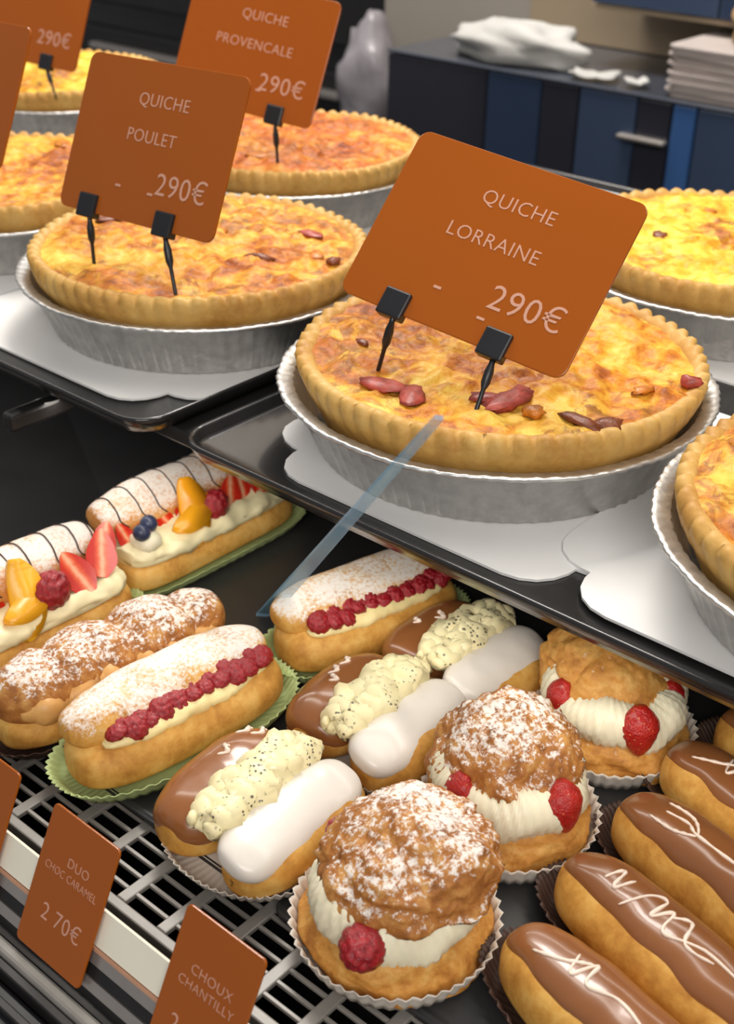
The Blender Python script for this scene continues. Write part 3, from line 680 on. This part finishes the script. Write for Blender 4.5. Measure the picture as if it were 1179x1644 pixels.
SL = [('straw', u, -0.003, 0.037, (d(55), 0, d(90+rz)), 0.0115) for u, rz in ((-0.42, 10), (-0.31, -16), (-0.20, 14), (-0.09, -8), (0.02, 16), (0.13, 0), (0.24, 12), (0.35, -6), (0.43, 8))]
fruit_eclair(-0.622, 0.538, 89, 2.0, 'fruit eclair with two blueberries and an orange mango slice, half under the shelf', SL+[
    ('dollop', -0.37, -0.015, 0.035, 0, 0), ('blue', -0.405, -0.018, 0.0455, 0, 0), ('blue', -0.345, -0.014, 0.0470, 0, 0),
    ('mango', -0.17, -0.013, 0.043, (d(58), d(0), d(72)), 1.25), ('mango', -0.13, -0.013, 0.046, (d(50), d(0), d(20)), 1.0),
    ('rasp', 0.02, -0.017, 0.040, (0.4, 0.3, 0), 0.0115), ('straw', 0.135, -0.015, 0.041, (d(55), 0, d(62)), 0.0145), ('straw', 0.22, -0.012, 0.042, (d(60), 0, d(80)), 0.013),
    ('straw', 0.32, -0.016, 0.040, (d(50), 0, d(60)), 0.0135), ('straw', 0.41, -0.014, 0.040, (d(50), 0, d(110)), 0.012)])
fruit_eclair(-0.617, 0.374, 87, 8.0, 'fruit eclair at the left edge with large strawberry slices and a raspberry', SL+[
    ('mango', -0.30, -0.014, 0.044, (d(58), d(0), d(72)), 1.2), ('mango', -0.07, -0.014, 0.044, (d(58), d(0), d(75)), 1.3), ('mango', -0.01, -0.013, 0.047, (d(50), d(0), d(25)), 1.05),
    ('rasp', 0.12, -0.018, 0.042, (0.4, 0.5, 0), 0.0130), ('straw', 0.255, -0.017, 0.044, (d(55), 0, d(105)), 0.0180), ('straw', 0.40, -0.012, 0.047, (d(48), 0, d(62)), 0.0180), ('straw', 0.45, -0.004, 0.050, (d(55), 0, d(55)), 0.0150)])

def brown_roll(x, y, ang):
    o = empty('cream_roll', (x, y, ZT), d(ang)); L = 0.158
    cup('paper_cup', L/2*1.0, 0.030, 0.009, 0.12, 'paper_brown', o, 2.5, 50, 0.0010)
    lob = lambda t: (0.80+0.26*abs(math.sin((t+1)*PI*1.75+0.4))**0.6, 0.86+0.16*abs(math.sin((t+1)*PI*1.75+0.4))**0.6)
    b = loaf('base', loaf_fn(L, 0.054, 0.028, 3.0, 3.3, 0.0022, 40), 'choux', o); b.location = (0, 0, 0.0012)
    lump('cream', o, [Vector((-L*.44+L*.88*i/47, -0.013+0.0015*math.sin(i*.9), 0.028)) for i in range(48)], lambda t: 0.0115+0.002*math.sin(t*22), 'caramel_cream', 2.2, 0.2, 90, ridge=0.25, ridge_n=13)
    l = loaf('lid', loaf_fn(L*0.99, 0.054, 0.034, 2.8, 6.6, 0.0030, 42, lobes=lob, hc=0.3), 'craquelin_sugar', o, 70, 40); l.location = (0, 0.005, 0.0195); l.rotation_euler = (d(9), 0, 0)
    return tag(o, 'brown lobed pastry roll dusted with sugar and filled with caramel cream', 'pastry')
brown_roll(-0.524, 0.382, 82)

def duo_eclair(x, y, ang, seed, label, L=0.094, sc=1.0):
    """chocolate half on local +y, white iced half on local -y, ruffled cream between"""
    o = empty('duo_eclair', (x, y, ZT), d(ang)); o.scale = (sc, sc, sc)
    cup('paper_cup', L/2*1.04, 0.0475, 0.009, 0.10, 'paper_white', o, 2.2, 64, 0.0010)
    Pa = loaf_fn(L, 0.054, 0.033, 2.5, seed, 0.0012, 34); Pb = loaf_fn(L, 0.047, 0.030, 2.5, seed+5, 0.0012, 34)
    a = loaf('choux_half', Pa, 'choux', o); a.location = (0, 0.0245, 0.0012); b = loaf('choux_half', Pb, 'choux', o); b.location = (0.0, -0.0235, 0.0012); b.rotation_euler = (0, 0, d(-2))
    g = glaze('chocolate_glaze', Pa, 'milk_choc', a, -0.10, 3.1, -0.985, 0.985, 0.0028, 0.3, seed)
    rnd = random.Random(seed)
    for k in range(7):
        t = -0.8+1.5*rnd.random(); v = 0.9+1.5*rnd.random(); dt = 0.12+0.12*rnd.random()
        on_surface('white_splash', Pa, [(t, v), (t+dt*.5, v+0.12), (t+dt*.9, v-0.05), (t+dt, v+0.05)], lambda q: 0.0003+0.0013*math.sin(q*PI)*(1+0.4*math.sin(q*21)), 'drizzle', g, 0.0022, 6)
    w = loaf('white_icing', loaf_fn(L*1.0, 0.039, 0.0165, 3.2, seed+2, 0.0014, 42, hc=0.4), 'white_icing', o, 40, 28); w.location = (-0.002, -0.0205, 0.0195); w.rotation_euler = (d(20), 0, d(-2))
    n = 90
    for s, (yy, zz, rr) in enumerate(((0.0075, 0.0335, 0.0088), (-0.0015, 0.0350, 0.0085))):
        lump('cream_ruffle', o, [Vector((-L*.46+L*.92*i/(n-1), yy+0.0030*math.sin(i*0.75+s*2), zz+0.0012*math.sin(i*0.75+1))) for i in range(n)], rr, 'ruffle', seed+s, 0.55, 130, 22, 0.38, 13)
    return tag(o, label, 'eclair', 'duo eclairs with chocolate and white icing')
duo_eclair(-0.374, 0.359, 93, 1.5, 'duo eclair with chocolate and white icing, nearest the vent grille', 0.094)
duo_eclair(-0.375, 0.458, 92, 4.5, 'duo eclair with chocolate and white icing, middle of the three', 0.086)
duo_eclair(-0.372, 0.541, 88, 9.5, 'duo eclair with chocolate and white icing, farthest back by the shelf edge', 0.082)

def dome_mesh(name, R, H, seed, mat, parent, amp=0.0035, freq=55, zmin=-0.25, nu=46, nv=84, sq=1.0, crack=0.0):
    def fn(i, j):
        a = (PI*0.5+0.55)*(i+0.02)/(nu-1); b = 2*PI*j/nv; dd = Vector((math.sin(a)*math.cos(b), math.sin(a)*math.sin(b), math.cos(a)))
        q = dd*R; f = amp*(nz(*q, freq, seed)+0.7*abs(nz(*q, freq*2.3, seed+2))+0.35*nz(*q, freq*5, seed+4))
        if crack: f -= crack*max(0, 1-abs(nz(*q, 26, seed+8))*7)
        r = R+f+0.10*R*nz(*dd, 1.4, seed+6); p = dd*r
        return (p.x, p.y, max(p.z*H/R, zmin*H))
    V, Fc = grid(nu, nv, fn, cv=True); Fc += [tuple(range((nu-1)*nv, nu*nv)), tuple(range(nv))]; return mesh(name, V, Fc, mat, parent)
def cream_puff(x, y, rz, seed, label, lid_off, lid_tilt, fruits, sugar=True, R=0.044):
    """local frame keeps the world axes; the side seen from the front aisle is towards +x, -y"""
    o = empty('cream_puff', (x, y, ZT), 0)
    cup('paper_cup', R*0.99, R*0.99, 0.015, 0.13, 'paper_white', o, 2.0, 46, 0.0010)
    b = dome_mesh('base', R*0.99, 0.026, seed, 'craquelin', o, 0.0030, 60); b.location = (0, 0, 0.0085); b.rotation_euler = (0, 0, rz)
    n, nv = 176, 20
    def fn(i, j):
        a = 2*PI*i/n; w = 2*PI*j/nv; ww = w+0.5*nz(math.cos(a), math.sin(a), 0, 2, seed+1); rg = 0.0020*abs(math.sin(a*24+ww*2.4))**0.7+0.0035*nz(math.cos(a), math.sin(a), w*.12, 2.0, seed)+0.0010*nz(math.cos(a), math.sin(a), w*.3, 7, seed)
        rr = 0.0118+rg; cx = R*0.64; return ((cx+rr*math.cos(w))*math.cos(a), (cx+rr*math.cos(w))*math.sin(a), 0.0325+rr*1.1*math.sin(w)+0.002*math.sin(a*3+seed))
    V, Fc = grid(n, nv, fn, cu=True, cv=True); mesh('cream', V, Fc, 'cream', o)
    for a, kind, s, rr in fruits:
        p = (R*rr*math.cos(d(a)), R*rr*math.sin(d(a)), 0.034)
        if kind == 'rasp': xf(link('raspberry', RASP, o), p, (d(80), 0, d(a)+PI/2), s)
        else: xf(link('strawberry', STRAW, o), (p[0]*0.93, p[1]*0.93, 0.0375), (0, d(76), d(a)), (s*1.0, s*1.25, s*0.95))
    l = dome_mesh('lid', R*0.93, 0.030, seed+7, 'craquelin_sugar' if sugar else 'craquelin', o, 0.0046, 62, -0.12, crack=0.003)
    l.location = (lid_off[0], lid_off[1], lid_off[2]); l.rotation_euler = (lid_tilt[0], lid_tilt[1], rz+1)
    return tag(o, label, 'cream puff', 'cream puffs in white paper cups')
cream_puff(-0.276, 0.353, 0.3, 1.0, 'cream puff nearest the front, thickly dusted with sugar, one raspberry in front', (0.002, 0.009, 0.0435), (d(-4), d(0), 0),
           [(-72, 'rasp', 0.0115, 0.92), (12, 'straw', 0.012, 0.80), (170, 'rasp', 0.010, 0.9)], R=0.0465)
cream_puff(-0.279, 0.453, 1.3, 3.0, 'sugared cream puff in the middle, with a strawberry on its right side', (-0.008, 0.006, 0.0385), (d(-7), d(-5), 0),
           [(-5, 'straw', 0.0165, 0.86), (-110, 'straw', 0.014, 0.82)], R=0.0445)
cream_puff(-0.275, 0.553, 2.2, 5.0, 'cream puff farthest back by the shelf edge, its golden lid unsugared', (-0.010, 0.010, 0.038), (d(-12), d(-8), 0),
           [(-38, 'straw', 0.0165, 0.90), (-125, 'straw', 0.014, 0.86), (30, 'straw', 0.013, 0.8)], sugar=False, R=0.0445)

def choc_eclair(x, y, ang, seed, label, squig, L=0.145, W=0.047):
    o = empty('chocolate_eclair', (x, y, ZT), d(ang))
    cup('paper_cup', L/2*1.02, W/2*1.10, 0.012, 0.14, 'paper_brown', o, 2.6, 60, 0.0010)
    P = loaf_fn(L, W, 0.038, 2.9, seed, 0.0013, 30, hc=0.42); b = loaf('choux_body', P, 'choux', o, 56, 40); b.location = (0, 0, 0.0012)
    g = glaze('chocolate_glaze', P, 'eclair_choc', b, 0.30, 2.35, -0.985, 0.985, 0.0026, 0.22, seed, 60, 26)
    for pts in squig: on_surface('white_drizzle', P, pts, lambda q: 0.0004+0.0006*math.sin(q*PI)**0.5*(1+0.45*math.sin(q*37)), 'drizzle', g, 0.0020, 6, 7)
    return tag(o, label, 'eclair', 'chocolate eclairs')
sq1 = [[(-.72, 1.9), (-.5, 1.6), (-.38, 1.35)], [(-.5, 1.35), (-.42, 1.75), (-.36, 1.3), (-.30, 1.7), (-.1, 1.55), (.2, 1.6), (.55, 1.5)]]
sq2 = [[(-.62, 1.7), (-.58, 1.3), (-.52, 1.75), (-.47, 1.35)], [(-.40, 1.95), (-.30, 1.3), (-.22, 1.25), (-.2, 1.7), (-.12, 1.4), (-.05, 1.8), (.2, 1.55), (.6, 1.55)], [(-.1, 1.5), (.0, 1.3), (.1, 1.7), (.3, 1.6)]]
sq3 = [[(-.66, 1.9), (-.45, 1.85), (-.3, 1.65)], [(-.66, 1.35), (-.45, 1.35), (-.3, 1.6)], [(-.6, 1.6), (-.42, 1.55), (-.3, 1.62), (0, 1.6), (.5, 1.6)]]
choc_eclair(-0.150, 0.358, -13, 1.0, 'chocolate eclair nearest the bottom edge, front of the row', sq1)
choc_eclair(-0.156, 0.413, -14, 2.0, 'chocolate eclair with looping white squiggle, second from the front', sq2)
choc_eclair(-0.158, 0.470, -14, 3.0, 'chocolate eclair with forked white lines, third from the front', sq3)
choc_eclair(-0.160, 0.525, -14, 4.0, 'chocolate eclair at the right edge, fourth from the front', sq1)
choc_eclair(-0.152, 0.575, -13, 5.0, 'chocolate eclair farthest back, only its end showing at the right edge', [])

# pale blue glass strip, added to imitate a lamp's reflection on an unbuilt pane
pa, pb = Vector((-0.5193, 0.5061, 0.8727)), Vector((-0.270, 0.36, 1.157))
tg = NT('pale blue lamp reflection'); tg.color(srgb(128, 190, 224)); tg.set(0.2)
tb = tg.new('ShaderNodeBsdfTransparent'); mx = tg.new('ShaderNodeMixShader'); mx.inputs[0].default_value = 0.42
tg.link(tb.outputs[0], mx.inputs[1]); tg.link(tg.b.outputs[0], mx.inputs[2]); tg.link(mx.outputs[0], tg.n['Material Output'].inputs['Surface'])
M['reflection'] = tg.m
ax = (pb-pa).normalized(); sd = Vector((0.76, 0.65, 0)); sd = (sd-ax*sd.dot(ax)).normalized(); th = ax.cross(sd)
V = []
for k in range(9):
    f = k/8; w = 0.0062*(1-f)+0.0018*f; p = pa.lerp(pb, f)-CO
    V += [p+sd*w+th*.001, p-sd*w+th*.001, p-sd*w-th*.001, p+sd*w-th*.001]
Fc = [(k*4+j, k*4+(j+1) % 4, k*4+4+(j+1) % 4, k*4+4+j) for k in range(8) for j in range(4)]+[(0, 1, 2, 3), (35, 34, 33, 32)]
gs = mesh('reflection_strip', V, Fc, 'reflection', case, smooth=False); gs['label'] = 'pale blue glass strip imitating a reflected lamp, slanting up past the shelf edge'
